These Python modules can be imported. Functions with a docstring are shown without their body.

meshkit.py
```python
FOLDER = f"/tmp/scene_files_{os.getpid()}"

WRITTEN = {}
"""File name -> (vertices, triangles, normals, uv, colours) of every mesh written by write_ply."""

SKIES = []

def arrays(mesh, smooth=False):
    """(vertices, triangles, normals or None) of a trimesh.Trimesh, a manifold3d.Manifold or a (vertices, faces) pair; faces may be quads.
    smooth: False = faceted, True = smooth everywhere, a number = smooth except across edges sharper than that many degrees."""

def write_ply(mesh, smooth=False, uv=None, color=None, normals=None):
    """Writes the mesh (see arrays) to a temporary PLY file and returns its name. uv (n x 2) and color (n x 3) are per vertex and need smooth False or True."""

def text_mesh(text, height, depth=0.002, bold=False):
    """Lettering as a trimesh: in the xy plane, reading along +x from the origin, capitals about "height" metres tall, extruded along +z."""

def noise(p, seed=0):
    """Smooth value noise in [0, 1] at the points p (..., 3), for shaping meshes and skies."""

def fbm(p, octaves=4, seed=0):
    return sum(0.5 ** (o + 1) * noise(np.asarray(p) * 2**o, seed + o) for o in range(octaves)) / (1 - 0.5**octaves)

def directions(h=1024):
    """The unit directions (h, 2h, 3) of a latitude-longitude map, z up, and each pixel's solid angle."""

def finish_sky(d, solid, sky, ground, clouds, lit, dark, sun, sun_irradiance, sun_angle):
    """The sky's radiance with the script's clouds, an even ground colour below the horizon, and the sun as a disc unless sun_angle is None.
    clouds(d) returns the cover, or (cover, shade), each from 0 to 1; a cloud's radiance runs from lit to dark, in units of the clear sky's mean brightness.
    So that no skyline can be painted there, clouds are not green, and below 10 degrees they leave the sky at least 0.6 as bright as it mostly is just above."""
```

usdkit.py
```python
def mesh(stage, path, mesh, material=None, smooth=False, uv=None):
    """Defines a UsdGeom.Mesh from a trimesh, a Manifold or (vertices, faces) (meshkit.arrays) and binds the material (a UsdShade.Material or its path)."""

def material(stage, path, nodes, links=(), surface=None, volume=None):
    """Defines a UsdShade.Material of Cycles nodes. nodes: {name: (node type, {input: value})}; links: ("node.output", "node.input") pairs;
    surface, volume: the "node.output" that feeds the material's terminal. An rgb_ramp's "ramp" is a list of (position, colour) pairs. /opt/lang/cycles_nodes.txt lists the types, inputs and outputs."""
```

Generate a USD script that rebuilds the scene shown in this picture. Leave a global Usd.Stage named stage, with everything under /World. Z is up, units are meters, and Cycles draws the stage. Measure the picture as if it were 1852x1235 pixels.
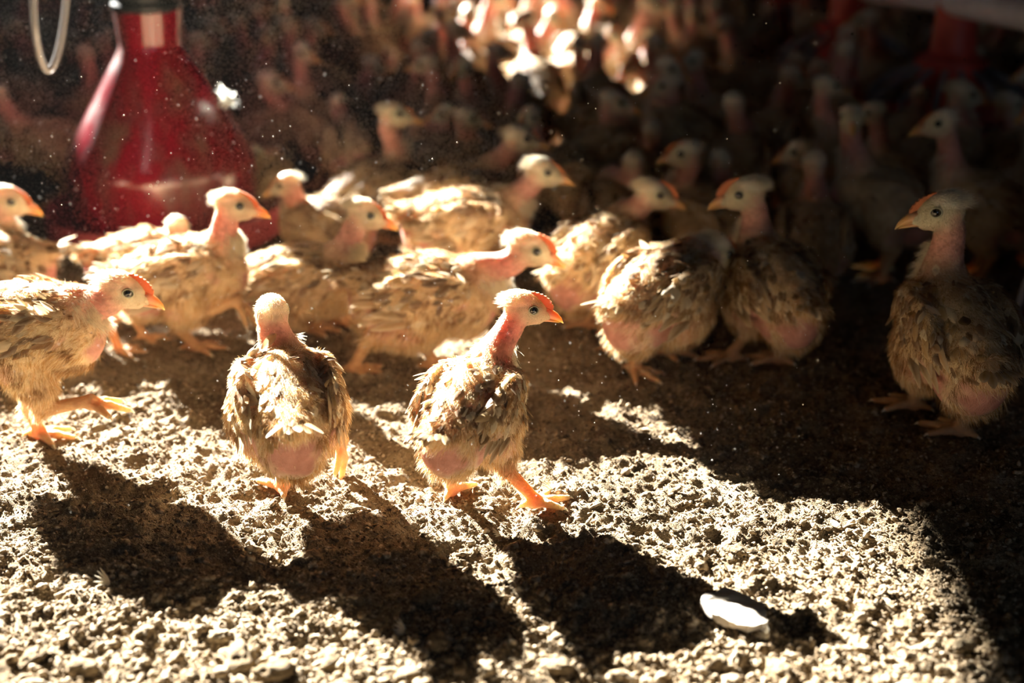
import math, random
import numpy as np
import trimesh, shapely, manifold3d
from scipy.spatial import cKDTree
from shapely.geometry import Polygon
from pxr import Gf, Sdf, Usd, UsdGeom, UsdLux, UsdShade, Vt
import usdkit, meshkit

RNG = np.random.default_rng(7)
random.seed(7)
PI = math.pi
stage = Usd.Stage.CreateInMemory()
UsdGeom.SetStageUpAxis(stage, 'Z')
UsdGeom.SetStageMetersPerUnit(stage, 1.0)
UsdGeom.Xform.Define(stage, '/World')
UsdGeom.Scope.Define(stage, '/World/Looks')

# ------------------------------------------------------------------ camera, sun, sky, exposure
W, H, FOC = 1852, 1235, 1852 * 50 / 36
CAM_H, PITCH = 0.82, math.radians(21.6)
CAM = np.array([0, 0, CAM_H])
FW = np.array([0, math.cos(PITCH), -math.sin(PITCH)])
RT = np.array([1.0, 0, 0])
UP = np.cross(RT, FW)
cam = UsdGeom.Camera.Define(stage, '/World/camera')
cam.AddTranslateOp().Set(Gf.Vec3d(0, 0, CAM_H))
cam.AddRotateXOp().Set(90 - math.degrees(PITCH))
cam.CreateFocalLengthAttr(50.0)
cam.CreateHorizontalApertureAttr(36.0)
cam.CreateVerticalApertureAttr(24.0)
cam.CreateFStopAttr(2.0)
cam.CreateFocusDistanceAttr(1.70)
cam.CreateExposureAttr(0.12)

SUN_K = np.array([1.28, -1.70])                    # shadow displacement on the floor per metre of height
SUN = np.array([SUN_K[0], SUN_K[1], -1.0]); SUN /= np.linalg.norm(SUN)
sun = UsdLux.DistantLight.Define(stage, '/World/sun')
sun.CreateIntensityAttr(19.0)
sun.CreateAngleAttr(0.53)
sun.CreateNormalizeAttr(True)
sun.CreateColorAttr(Gf.Vec3f(1.0, 0.955, 0.89))
_z = -SUN; _x = np.cross([0, 0, 1.0], _z); _x /= np.linalg.norm(_x); _y = np.cross(_z, _x)
sun.AddTransformOp().Set(Gf.Matrix4d(*_x, 0, *_y, 0, *_z, 0, 0, 0, 0, 1))
sky = UsdLux.DomeLight.Define(stage, '/World/sky')
sky.CreateIntensityAttr(0.45)
sky.CreateColorAttr(Gf.Vec3f(0.62, 0.78, 1.0))


def ray(x, y):
    d = FW * FOC + RT * (x - W / 2) - UP * (y - H / 2)
    return d / np.linalg.norm(d)


def ground(x, y, z=0.0):
    d = ray(x, y)
    return CAM + (z - CAM_H) / d[2] * d


def at_depth(x, y, Y):
    d = ray(x, y)
    return CAM + Y / d[1] * d


# ------------------------------------------------------------------ helpers
USED = {}


def numbered(parent, name):
    k = USED.get((parent, name), 0)
    USED[(parent, name)] = k + 1
    return f'{parent}/{name}' if k == 0 else f'{parent}/{name}_{k:03d}'


def tag(p, label=None, cat=None, group=None, kind=None):
    for k, v in (('label', label), ('category', cat), ('group', group), ('kind', kind)):
        if v:
            p.SetCustomDataByKey(k, v)
    return p


def thing(name, label, cat, loc=(0, 0, 0), rotz=0.0, group=None, scale=None):
    x = UsdGeom.Xform.Define(stage, numbered('/World', name))
    x.AddTranslateOp().Set(Gf.Vec3d(*map(float, loc)))
    x.AddRotateZOp().Set(float(rotz))
    if scale:
        x.AddScaleOp().Set(Gf.Vec3f(scale, scale, scale))
    return tag(x.GetPrim(), label, cat, group)


def obj(name, mesh, mat, parent=None, smooth=False, tint=None, kind=None, label=None):
    path = numbered(str(parent.GetPath()) if parent else '/World', name)
    m = usdkit.mesh(stage, path, mesh, MAT[mat], smooth=smooth)
    if tint is not None:
        t = np.asarray(tint, np.float32)
        UsdGeom.PrimvarsAPI(m).CreatePrimvar('tint', Sdf.ValueTypeNames.Color3fArray, 'vertex').Set(Vt.Vec3fArray.FromNumpy(t))
    p = m.GetPrim()
    return tag(p, label=label, kind=kind)


def dup(src, name, loc, rotz, label=None, cat=None, group=None, scale=1.0):
    was = src.GetCustomData()
    x = UsdGeom.Xform.Define(stage, numbered('/World', name))
    x.GetPrim().GetReferences().AddInternalReference(src.GetPath())
    x.GetPrim().SetInstanceable(True)
    x.ClearXformOpOrder()
    x.AddTranslateOp().Set(Gf.Vec3d(*map(float, loc)))
    x.AddRotateZOp().Set(float(rotz))
    x.AddScaleOp().Set(Gf.Vec3f(scale, scale, scale))
    return tag(x.GetPrim(), label or was.get('label'), cat or was.get('category'), group or was.get('group'))


def lathe(profile, n=48):
    """profile: (r, z) pairs from bottom to top, closed into a ring if first == last."""
    p = np.array(profile, float)
    a = np.linspace(0, 2 * PI, n, endpoint=False)
    v = np.stack([p[:, None, 0] * np.cos(a), p[:, None, 0] * np.sin(a), np.broadcast_to(p[:, None, 1], (len(p), n))], -1)
    f = []
    for i in range(len(p) - 1):
        for j in range(n):
            k = (j + 1) % n
            f.append([i * n + j, i * n + k, (i + 1) * n + k, (i + 1) * n + j])
    return v.reshape(-1, 3), np.array(f)


def tube(points, radii, sides=8, cap=True):
    p = np.asarray(points, float)
    r = np.broadcast_to(radii, (len(p),))
    t = np.gradient(p, axis=0)
    t /= np.linalg.norm(t, axis=1, keepdims=True) + 1e-12
    ref = np.array([0, 0, 1.0]) if abs(t[0, 2]) < 0.9 else np.array([1.0, 0, 0])
    v = []
    ang = np.arange(sides) * 2 * PI / sides
    a = np.cross(t[0], ref); a /= np.linalg.norm(a)
    for i in range(len(p)):
        a = a - t[i] * (a @ t[i]); a /= np.linalg.norm(a) + 1e-12
        b = np.cross(t[i], a)
        v.append(p[i] + r[i] * (np.cos(ang)[:, None] * a + np.sin(ang)[:, None] * b))
    v = np.vstack(v + [p[:1], p[-1:]])
    f = []
    n = len(p)
    for i in range(n - 1):
        for j in range(sides):
            k = (j + 1) % sides
            f += [[i * sides + j, i * sides + k, (i + 1) * sides + k], [i * sides + j, (i + 1) * sides + k, (i + 1) * sides + j]]
    for j in range(sides):
        k = (j + 1) % sides
        f += [[n * sides, k, j], [n * sides + 1, (n - 1) * sides + j, (n - 1) * sides + k]]
    return v, np.array(f)


def join(parts):
    vs, fs, n = [], [], 0
    for v, f in parts:
        f = np.asarray(f)
        if f.shape[1] == 4:
            f = np.vstack([f[:, [0, 1, 2]], f[:, [0, 2, 3]]])
        vs.append(v); fs.append(f + n); n += len(v)
    return np.vstack(vs), np.vstack(fs)


def box_mesh(x0, x1, y0, y1, z0, z1):
    m = trimesh.creation.box([x1 - x0, y1 - y0, z1 - z0])
    m.apply_translation([(x0 + x1) / 2, (y0 + y1) / 2, (z0 + z1) / 2])
    return np.array(m.vertices), np.array(m.faces)


def rock(seed, r=(1, 1, 1), sub=2, rough=0.5, freq=1.6):
    m = trimesh.creation.icosphere(sub, 1.0)
    v = np.array(m.vertices)
    d = meshkit.fbm(v * freq + seed * 7.3 + 20, 3, seed) - 0.5
    v = v * (1 + rough * d[:, None]) * np.array(r)
    return v, np.array(m.faces)


# ------------------------------------------------------------------ materials
MAT = {}


def mat(name, nodes, links, surface=None, volume=None):
    MAT[name] = usdkit.material(stage, f'/World/Looks/{name}', nodes, links, surface=surface, volume=volume)


def plain(name, color, rough=0.5, **kw):
    mat(name, {'n': ('noise_texture', {'scale': 35.0, 'detail': 4.0}), 'r': ('rgb_ramp', {'ramp': [(0.3, [c * 0.82 for c in color]), (0.7, color)]}),
               'tc': ('texture_coordinate', {}), 'p': ('principled_bsdf', {'roughness': rough, **kw})},
        [('tc.object', 'n.vector'), ('n.fac', 'r.fac'), ('r.color', 'p.base_color')], 'p.BSDF')


# dry poultry litter: pale dust over brown crumbs
def litter(name, bump):
    mat(name, {'g': ('geometry', {}),
               'n1': ('noise_texture', {'scale': 9.0, 'detail': 6.0, 'roughness': 0.62}),
               'n2': ('noise_texture', {'scale': 170.0, 'detail': 5.0, 'roughness': 0.65}),
               'n3': ('noise_texture', {'scale': 520.0, 'detail': 2.0}),
               'r1': ('rgb_ramp', {'ramp': [(0.32, (0.15, 0.107, 0.062)), (0.5, (0.26, 0.20, 0.122)), (0.68, (0.40, 0.33, 0.23))]}),
               'r2': ('rgb_ramp', {'ramp': [(0.3, (0.45, 0.40, 0.33)), (0.48, (0.9, 0.88, 0.84)), (0.75, (1.25, 1.22, 1.15))]}),
               'mx': ('mix_color', {'blend_type': 'multiply', 'fac': 1.0, 'use_clamp': False}),
               'ad': ('math', {'math_type': 'add'}),
               'b': ('bump', {'strength': 0.9, 'distance': bump}),
               'p': ('principled_bsdf', {'roughness': 0.95, 'specular_ior_level': 0.15})},
        [('g.position', 'n1.vector'), ('g.position', 'n2.vector'), ('g.position', 'n3.vector'), ('n1.fac', 'r1.fac'), ('n2.fac', 'r2.fac'),
         ('r1.color', 'mx.a'), ('r2.color', 'mx.b'), ('mx.result', 'p.base_color'), ('n2.fac', 'ad.value1'), ('n3.fac', 'ad.value2'),
         ('ad.value', 'b.height'), ('b.normal', 'p.normal')], 'p.BSDF')


litter('litter', 0.004)
mat('crumb', {'g': ('geometry', {}), 'oi': ('object_info', {}), 'n2': ('noise_texture', {'scale': 240.0, 'detail': 4.0}),
              'ad': ('math', {'math_type': 'add'}), 'n1': ('noise_texture', {'scale': 130.0, 'detail': 2.0}),
              'r': ('rgb_ramp', {'ramp': [(0.36, (0.085, 0.056, 0.028)), (0.5, (0.25, 0.185, 0.11)), (0.64, (0.46, 0.385, 0.275))]}),
              'b': ('bump', {'strength': 0.8, 'distance': 0.002}), 'p': ('principled_bsdf', {'roughness': 0.95, 'specular_ior_level': 0.15})},
    [('g.position', 'n1.vector'), ('g.position', 'n2.vector'), ('n1.fac', 'r.fac'), ('r.color', 'p.base_color'), ('n2.fac', 'b.height'), ('b.normal', 'p.normal')], 'p.BSDF')
plain('pale_stone', (0.62, 0.56, 0.46), 0.9)
# skin, feather and down all read the per-vertex colour of the bird
mat('chick_skin', {'a': ('attribute', {'attribute': 'tint'}), 'tc': ('texture_coordinate', {}),
                   'n': ('noise_texture', {'scale': 420.0, 'detail': 3.0}), 'n2': ('noise_texture', {'scale': 90.0, 'detail': 3.0}),
                   'r': ('rgb_ramp', {'ramp': [(0.3, (0.84, 0.78, 0.76)), (0.65, (1.05, 1.05, 1.05))]}),
                   'mx': ('mix_color', {'blend_type': 'multiply', 'fac': 1.0, 'use_clamp': False}),
                   'b': ('bump', {'strength': 0.8, 'distance': 0.0018}),
                   'p': ('principled_bsdf', {'roughness': 0.55, 'subsurface_weight': 0.22, 'subsurface_scale': 0.005, 'subsurface_radius': (1.0, 0.5, 0.32), 'specular_ior_level': 0.35})},
    [('tc.object', 'n.vector'), ('tc.object', 'n2.vector'), ('a.color', 'mx.a'), ('n2.fac', 'r.fac'), ('r.color', 'mx.b'), ('mx.result', 'p.base_color'),
     ('n.fac', 'b.height'), ('b.normal', 'p.normal')], 'p.BSDF')
mat('feather', {'a': ('attribute', {'attribute': 'tint'}), 'd': ('diffuse_bsdf', {'roughness': 0.6}), 't': ('translucent_bsdf', {}),
                'g': ('glossy_bsdf', {'roughness': 0.5, 'color': (0.9, 0.9, 0.9)}), 'm': ('mix_closure', {'fac': 0.32}), 'm2': ('mix_closure', {'fac': 0.03})},
    [('a.color', 'd.color'), ('a.color', 't.color'), ('d.BSDF', 'm.closure1'), ('t.BSDF', 'm.closure2'), ('m.closure', 'm2.closure1'), ('g.BSDF', 'm2.closure2')], 'm2.closure')
mat('down', {'a': ('attribute', {'attribute': 'tint'}), 'd': ('diffuse_bsdf', {}), 't': ('translucent_bsdf', {}), 'm': ('mix_closure', {'fac': 0.45})},
    [('a.color', 'd.color'), ('a.color', 't.color'), ('d.BSDF', 'm.closure1'), ('t.BSDF', 'm.closure2')], 'm.closure')
mat('horn', {'a': ('attribute', {'attribute': 'tint'}), 'p': ('principled_bsdf', {'roughness': 0.38, 'subsurface_weight': 0.25, 'subsurface_scale': 0.003, 'subsurface_radius': (1.0, 0.4, 0.2)})},
    [('a.color', 'p.base_color')], 'p.BSDF')
mat('comb_skin', {'tc': ('texture_coordinate', {}), 'n': ('noise_texture', {'scale': 500.0, 'detail': 2.0}), 'b': ('bump', {'strength': 0.6, 'distance': 0.001}),
                  'p': ('principled_bsdf', {'base_color': (0.50, 0.155, 0.05), 'roughness': 0.6, 'subsurface_weight': 0.08, 'subsurface_scale': 0.0015, 'subsurface_radius': (1.0, 0.35, 0.15)})},
    [('tc.object', 'n.vector'), ('n.fac', 'b.height'), ('b.normal', 'p.normal')], 'p.BSDF')
mat('eye', {'a': ('attribute', {'attribute': 'tint'}), 'p': ('principled_bsdf', {'roughness': 0.06, 'coat_weight': 1.0})}, [('a.color', 'p.base_color')], 'p.BSDF')
mat('red_plastic', {'tc': ('texture_coordinate', {}), 'mp': ('mapping', {'scale': (9.0, 9.0, 2.2)}), 'n': ('noise_texture', {'scale': 1.6, 'detail': 5.0, 'roughness': 0.6}),
                    'r': ('rgb_ramp', {'ramp': [(0.42, (0.20, 0.004, 0.014)), (0.56, (0.13, 0.022, 0.022)), (0.68, (0.13, 0.075, 0.05))]}),
                    'r2': ('rgb_ramp', {'ramp': [(0.44, (0.16, 0.16, 0.16)), (0.6, (0.42, 0.42, 0.42))]}),
                    'p': ('principled_bsdf', {'coat_weight': 0.9, 'coat_roughness': 0.22, 'subsurface_weight': 0.1, 'subsurface_scale': 0.01})},
    [('tc.object', 'mp.vector'), ('mp.vector', 'n.vector'), ('n.fac', 'r.fac'), ('r.color', 'p.base_color'), ('n.fac', 'r2.fac'), ('r2.color', 'p.roughness')], 'p.BSDF')
plain('pink_plastic', (0.44, 0.09, 0.10), 0.4)
plain('dull_red_plastic', (0.62, 0.075, 0.05), 0.45)
plain('grey_plastic', (0.30, 0.31, 0.33), 0.35)
plain('black_plastic', (0.03, 0.035, 0.035), 0.28)
plain('white_pipe', (0.85, 0.87, 0.92), 0.35)
plain('steel_wire', (0.45, 0.46, 0.48), 0.35, metallic=0.8)
mat('clear_hose', {'p': ('principled_bsdf', {'base_color': (0.42, 0.40, 0.39), 'roughness': 0.18, 'transmission_weight': 0.35, 'coat_weight': 0.5})}, [], 'p.BSDF')
plain('barn_board', (0.035, 0.028, 0.022), 0.85)
plain('barn_sheet', (0.04, 0.04, 0.042), 0.6)
plain('white_fluff', (0.86, 0.87, 0.84), 0.8)
mat('haze', {'v': ('principled_volume', {'color': (0.95, 0.93, 0.9), 'density': 0.0006, 'anisotropy': 0.45})}, [], volume='v.volume')

# ------------------------------------------------------------------ the barn: ceiling sheets, gaps added to shape the sun patches, walls, litter floor
CEIL = 2.6
BEAM = Polygon([(-0.86, 0.50), (0.45, 0.50), (0.45, 1.70), (0.36, 1.81), (0.20, 1.87), (0.12, 1.96), (0.06, 2.06), (-0.02, 2.16), (-0.10, 2.25), (-0.20, 2.36), (-0.33, 2.50), (-0.43, 2.38), (-0.66, 2.02), (-0.86, 1.70)])
BEAM_FAR = Polygon([(0.0, 3.40), (0.10, 3.08), (0.45, 2.98), (0.58, 3.12), (0.56, 3.70), (0.30, 4.02), (0.02, 4.02)])
shift = lambda p: shapely.affinity.translate(p, -SUN_K[0] * CEIL, -SUN_K[1] * CEIL)
X0, X1, Y0, Y1 = -7.5, 7.5, -3.5, 12.5
roof = shapely.box(X0, Y0, X1, Y1).difference(shift(BEAM)).difference(shift(BEAM_FAR))
rm = trimesh.creation.extrude_polygon(roof, 0.03, engine='earcut'); rm.apply_translation([0, 0, CEIL])
tag(obj('ceiling', rm, 'barn_sheet'), 'dark unseen barn roof with gaps added to shape the sun patches', None, kind='structure')
for nm, b in (('wall_left', (X0 - 0.1, X0, Y0, Y1)), ('wall_right', (X1, X1 + 0.1, Y0, Y1)), ('wall_back', (X0, X1, Y1, Y1 + 0.1))):
    tag(obj(nm, box_mesh(*b, -0.05, CEIL), 'barn_board'), 'dark boarded barn wall', None, kind='structure')
# unseen wall behind the camera, its doorway added to give weak cool fill
fw = shapely.box(X0, 0, X1, CEIL).difference(shapely.box(1.2, 0.0, 2.6, 2.1))
fm = trimesh.creation.extrude_polygon(fw, 0.1, engine='earcut')
fm.apply_transform(np.array([[1, 0, 0, 0], [0, 0, 1, Y0 - 0.1], [0, 1, 0, 0], [0, 0, 0, 1.0]]))
tag(obj('wall_front', fm, 'barn_board'), 'dark boarded barn wall with an open doorway added for fill light', None, kind='structure')


def floor_height(x, y):
    p = np.stack([x, y, np.zeros_like(x)], -1)
    big = meshkit.fbm(p * 5.0 + 40, 3, 3) - 0.5
    mid = meshkit.fbm(p * 34.0 + 11, 3, 5) - 0.5
    ridged = np.abs(meshkit.noise(p * 55.0 + 5, 9) - 0.5)
    fine = meshkit.noise(p * 170.0, 12) - 0.5
    return 0.020 * big + 0.018 * mid + 0.010 * (0.22 - ridged) + 0.0045 * fine - 0.003


def grid(xs, ys):
    X, Y = np.meshgrid(xs, ys, indexing='ij')
    Z = floor_height(X, Y)
    n, m = X.shape
    i, j = np.meshgrid(np.arange(n - 1), np.arange(m - 1), indexing='ij')
    a = i * m + j
    f = np.stack([a, a + m, a + m + 1, a + 1], -1).reshape(-1, 4)
    return np.stack([X, Y, Z], -1).reshape(-1, 3), f


def spaced(edges):                                   # [(from, to, step), ...] -> one increasing list
    return np.concatenate([np.arange(a, b - 1e-6, s) for a, b, s in edges] + [[edges[-1][1]]])


xs = spaced([(X0, -3, 0.5), (-3, -1.15, 0.05), (-1.15, 0.95, 0.0036), (0.95, 3, 0.05), (3, X1, 0.5)])
ys = spaced([(Y0, 0.4, 0.3), (0.4, 1.05, 0.02), (1.05, 2.25, 0.0042), (2.25, 3.2, 0.02), (3.2, 6.5, 0.08), (6.5, Y1, 0.5)])
tag(obj('floor', grid(xs, ys), 'litter', smooth=True), 'floor of dry crumbly poultry litter, sunlit in front', None, kind='structure')

# ------------------------------------------------------------------ chicks: one continuous body from a signed distance field, then horn, comb, eyes, feathers and down
def unit(v):
    v = np.asarray(v, float)
    return v / (np.linalg.norm(v, axis=-1, keepdims=True) + 1e-12)


def sd_ellipsoid(P, c, R, r):
    q = (P - c) @ R
    k0 = np.linalg.norm(q / r, axis=-1)
    k1 = np.linalg.norm(q / (np.asarray(r) ** 2), axis=-1)
    return k0 * (k0 - 1.0) / (k1 + 1e-9)


def sd_cone(P, a, b, ra, rb):
    ab = b - a
    t = np.clip(((P - a) @ ab) / (ab @ ab), 0, 1)
    return np.linalg.norm(P - a - t[..., None] * ab, axis=-1) - (ra + (rb - ra) * t)


def surface_nets(d, origin, step):
    s = d < 0
    nx, ny, nz = d.shape
    corners = [(i, j, k) for i in (0, 1) for j in (0, 1) for k in (0, 1)]
    cnt = sum(s[i:nx - 1 + i, j:ny - 1 + j, k:nz - 1 + k].astype(np.int8) for i, j, k in corners)
    cells = np.argwhere((cnt > 0) & (cnt < 8))
    idx = -np.ones((nx - 1, ny - 1, nz - 1), np.int64)
    idx[tuple(cells.T)] = np.arange(len(cells))
    acc, num = np.zeros((len(cells), 3)), np.zeros(len(cells))
    for a in corners:
        for ax in range(3):
            if a[ax] == 0:
                b = list(a); b[ax] = 1
                da = d[cells[:, 0] + a[0], cells[:, 1] + a[1], cells[:, 2] + a[2]]
                db = d[cells[:, 0] + b[0], cells[:, 1] + b[1], cells[:, 2] + b[2]]
                m = (da < 0) != (db < 0)
                t = np.where(m, da / np.where(m, da - db, 1), 0)
                p = np.array(a, float) + t[:, None] * (np.array(b) - np.array(a))
                acc += p * m[:, None]; num += m
    v = origin + (cells + acc / num[:, None]) * step
    faces = []
    for ax in range(3):
        sl0 = [slice(None)] * 3; sl1 = [slice(None)] * 3
        sl0[ax] = slice(0, -1); sl1[ax] = slice(1, None)
        e = np.argwhere(s[tuple(sl0)] != s[tuple(sl1)])
        u, w = [(1, 2), (2, 0), (0, 1)][ax]
        e = e[(e[:, u] > 0) & (e[:, w] > 0) & (e[:, u] < d.shape[u] - 1) & (e[:, w] < d.shape[w] - 1)]
        inside = s[tuple(e.T)]
        q = []
        for du, dw in ((1, 1), (0, 1), (0, 0), (1, 0)):
            c = e.copy(); c[:, u] -= du; c[:, w] -= dw
            q.append(idx[tuple(c.T)])
        q = np.stack(q, 1)
        q[~inside] = q[~inside][:, ::-1]
        faces.append(q)
    return v, np.vstack(faces)


CREAM, OCHRE, BROWN, DARK = np.array([0.80, 0.69, 0.49]), np.array([0.56, 0.35, 0.135]), np.array([0.27, 0.125, 0.042]), np.array([0.055, 0.034, 0.02])
WHITE, PINK, LEG, FACE = np.array([0.84, 0.77, 0.60]), np.array([0.58, 0.29, 0.23]), np.array([0.56, 0.34, 0.17]), np.array([0.54, 0.51, 0.34])


def feather_mesh(root, axis, normal, length, width, c0, c1, rows=6, curl=0.18, dark=None):
    """Vectorised vane feathers: N of them, three columns each (edge, shaft, edge), curved and cambered."""
    root, axis, normal = np.atleast_2d(root), unit(np.atleast_2d(axis)), np.atleast_2d(normal)
    n = len(root)
    side = unit(np.cross(normal, axis)); nrm = np.cross(axis, side)
    L, Wd = np.broadcast_to(length, (n,)), np.broadcast_to(width, (n,))
    t = np.linspace(0, 1, rows)
    prof = np.clip(np.sin(PI * (0.08 + 0.92 * t ** 0.75)) ** 0.55, 0, 1); prof[0] = 0.18; prof[-1] = 0.12
    s = np.array([-1.0, 0, 1.0])
    v = (root[:, None, None] + axis[:, None, None] * (L[:, None] * t)[:, :, None, None]
         + side[:, None, None] * (0.5 * Wd[:, None, None] * prof[None, :, None] * s)[..., None]
         - nrm[:, None, None] * (0.22 * Wd[:, None, None] * prof[None, :, None] * s ** 2)[..., None]
         - nrm[:, None, None] * (curl * (L[:, None] * t ** 2))[:, :, None, None])
    f = []
    for i in range(rows - 1):
        for j in range(2):
            a = i * 3 + j
            f.append([a, a + 1, a + 4, a + 3])
    f = (np.array(f)[None] + (np.arange(n) * rows * 3)[:, None, None]).reshape(-1, 4)
    c0, c1 = np.broadcast_to(c0, (n, 3)), np.broadcast_to(c1, (n, 3))
    k = np.clip(0.15 + 0.55 * np.abs(s)[None, :] + 0.5 * np.clip(t - 0.72, 0, 1)[:, None] * 3, 0, 1)
    col = c0[:, None, None] * (1 - k)[None, ..., None] + c1[:, None, None] * k[None, ..., None]
    if dark is not None:
        band = np.exp(-((t - 0.55) / 0.2) ** 2)[None, :, None, None] * np.broadcast_to(dark, (n,))[:, None, None, None] * (1 - 0.6 * np.abs(s))[None, None, :, None]
        col = col * (1 - band) + DARK * band
    return v.reshape(-1, 3), f, col.reshape(-1, 3)


def curves(name, roots, dirs, length, width, tint, parent, droop):
    n = len(roots)
    t = np.array([0, 0.35, 0.7, 1.0])
    L = length[:, None, None]
    p = roots[:, None] + dirs[:, None] * (L * t[None, :, None]) + droop[:, None] * (L * (t ** 2)[None, :, None])
    c = UsdGeom.BasisCurves.Define(stage, numbered(str(parent.GetPath()), name))
    c.CreateTypeAttr('linear')
    c.CreateCurveVertexCountsAttr(Vt.IntArray.FromNumpy(np.full(n, 4, np.int32)))
    c.CreatePointsAttr(Vt.Vec3fArray.FromNumpy(p.reshape(-1, 3).astype(np.float32)))
    w = width[:, None] * np.array([1.0, 0.9, 0.65, 0.2])[None]
    c.CreateWidthsAttr(Vt.FloatArray.FromNumpy(w.ravel().astype(np.float32)))
    c.SetWidthsInterpolation('vertex')
    UsdGeom.PrimvarsAPI(c).CreatePrimvar('tint', Sdf.ValueTypeNames.Color3fArray, 'uniform').Set(Vt.Vec3fArray.FromNumpy(tint.astype(np.float32)))
    UsdShade.MaterialBindingAPI.Apply(c.GetPrim()).Bind(MAT['down'])
    return tag(c.GetPrim(), kind='stuff')


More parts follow.
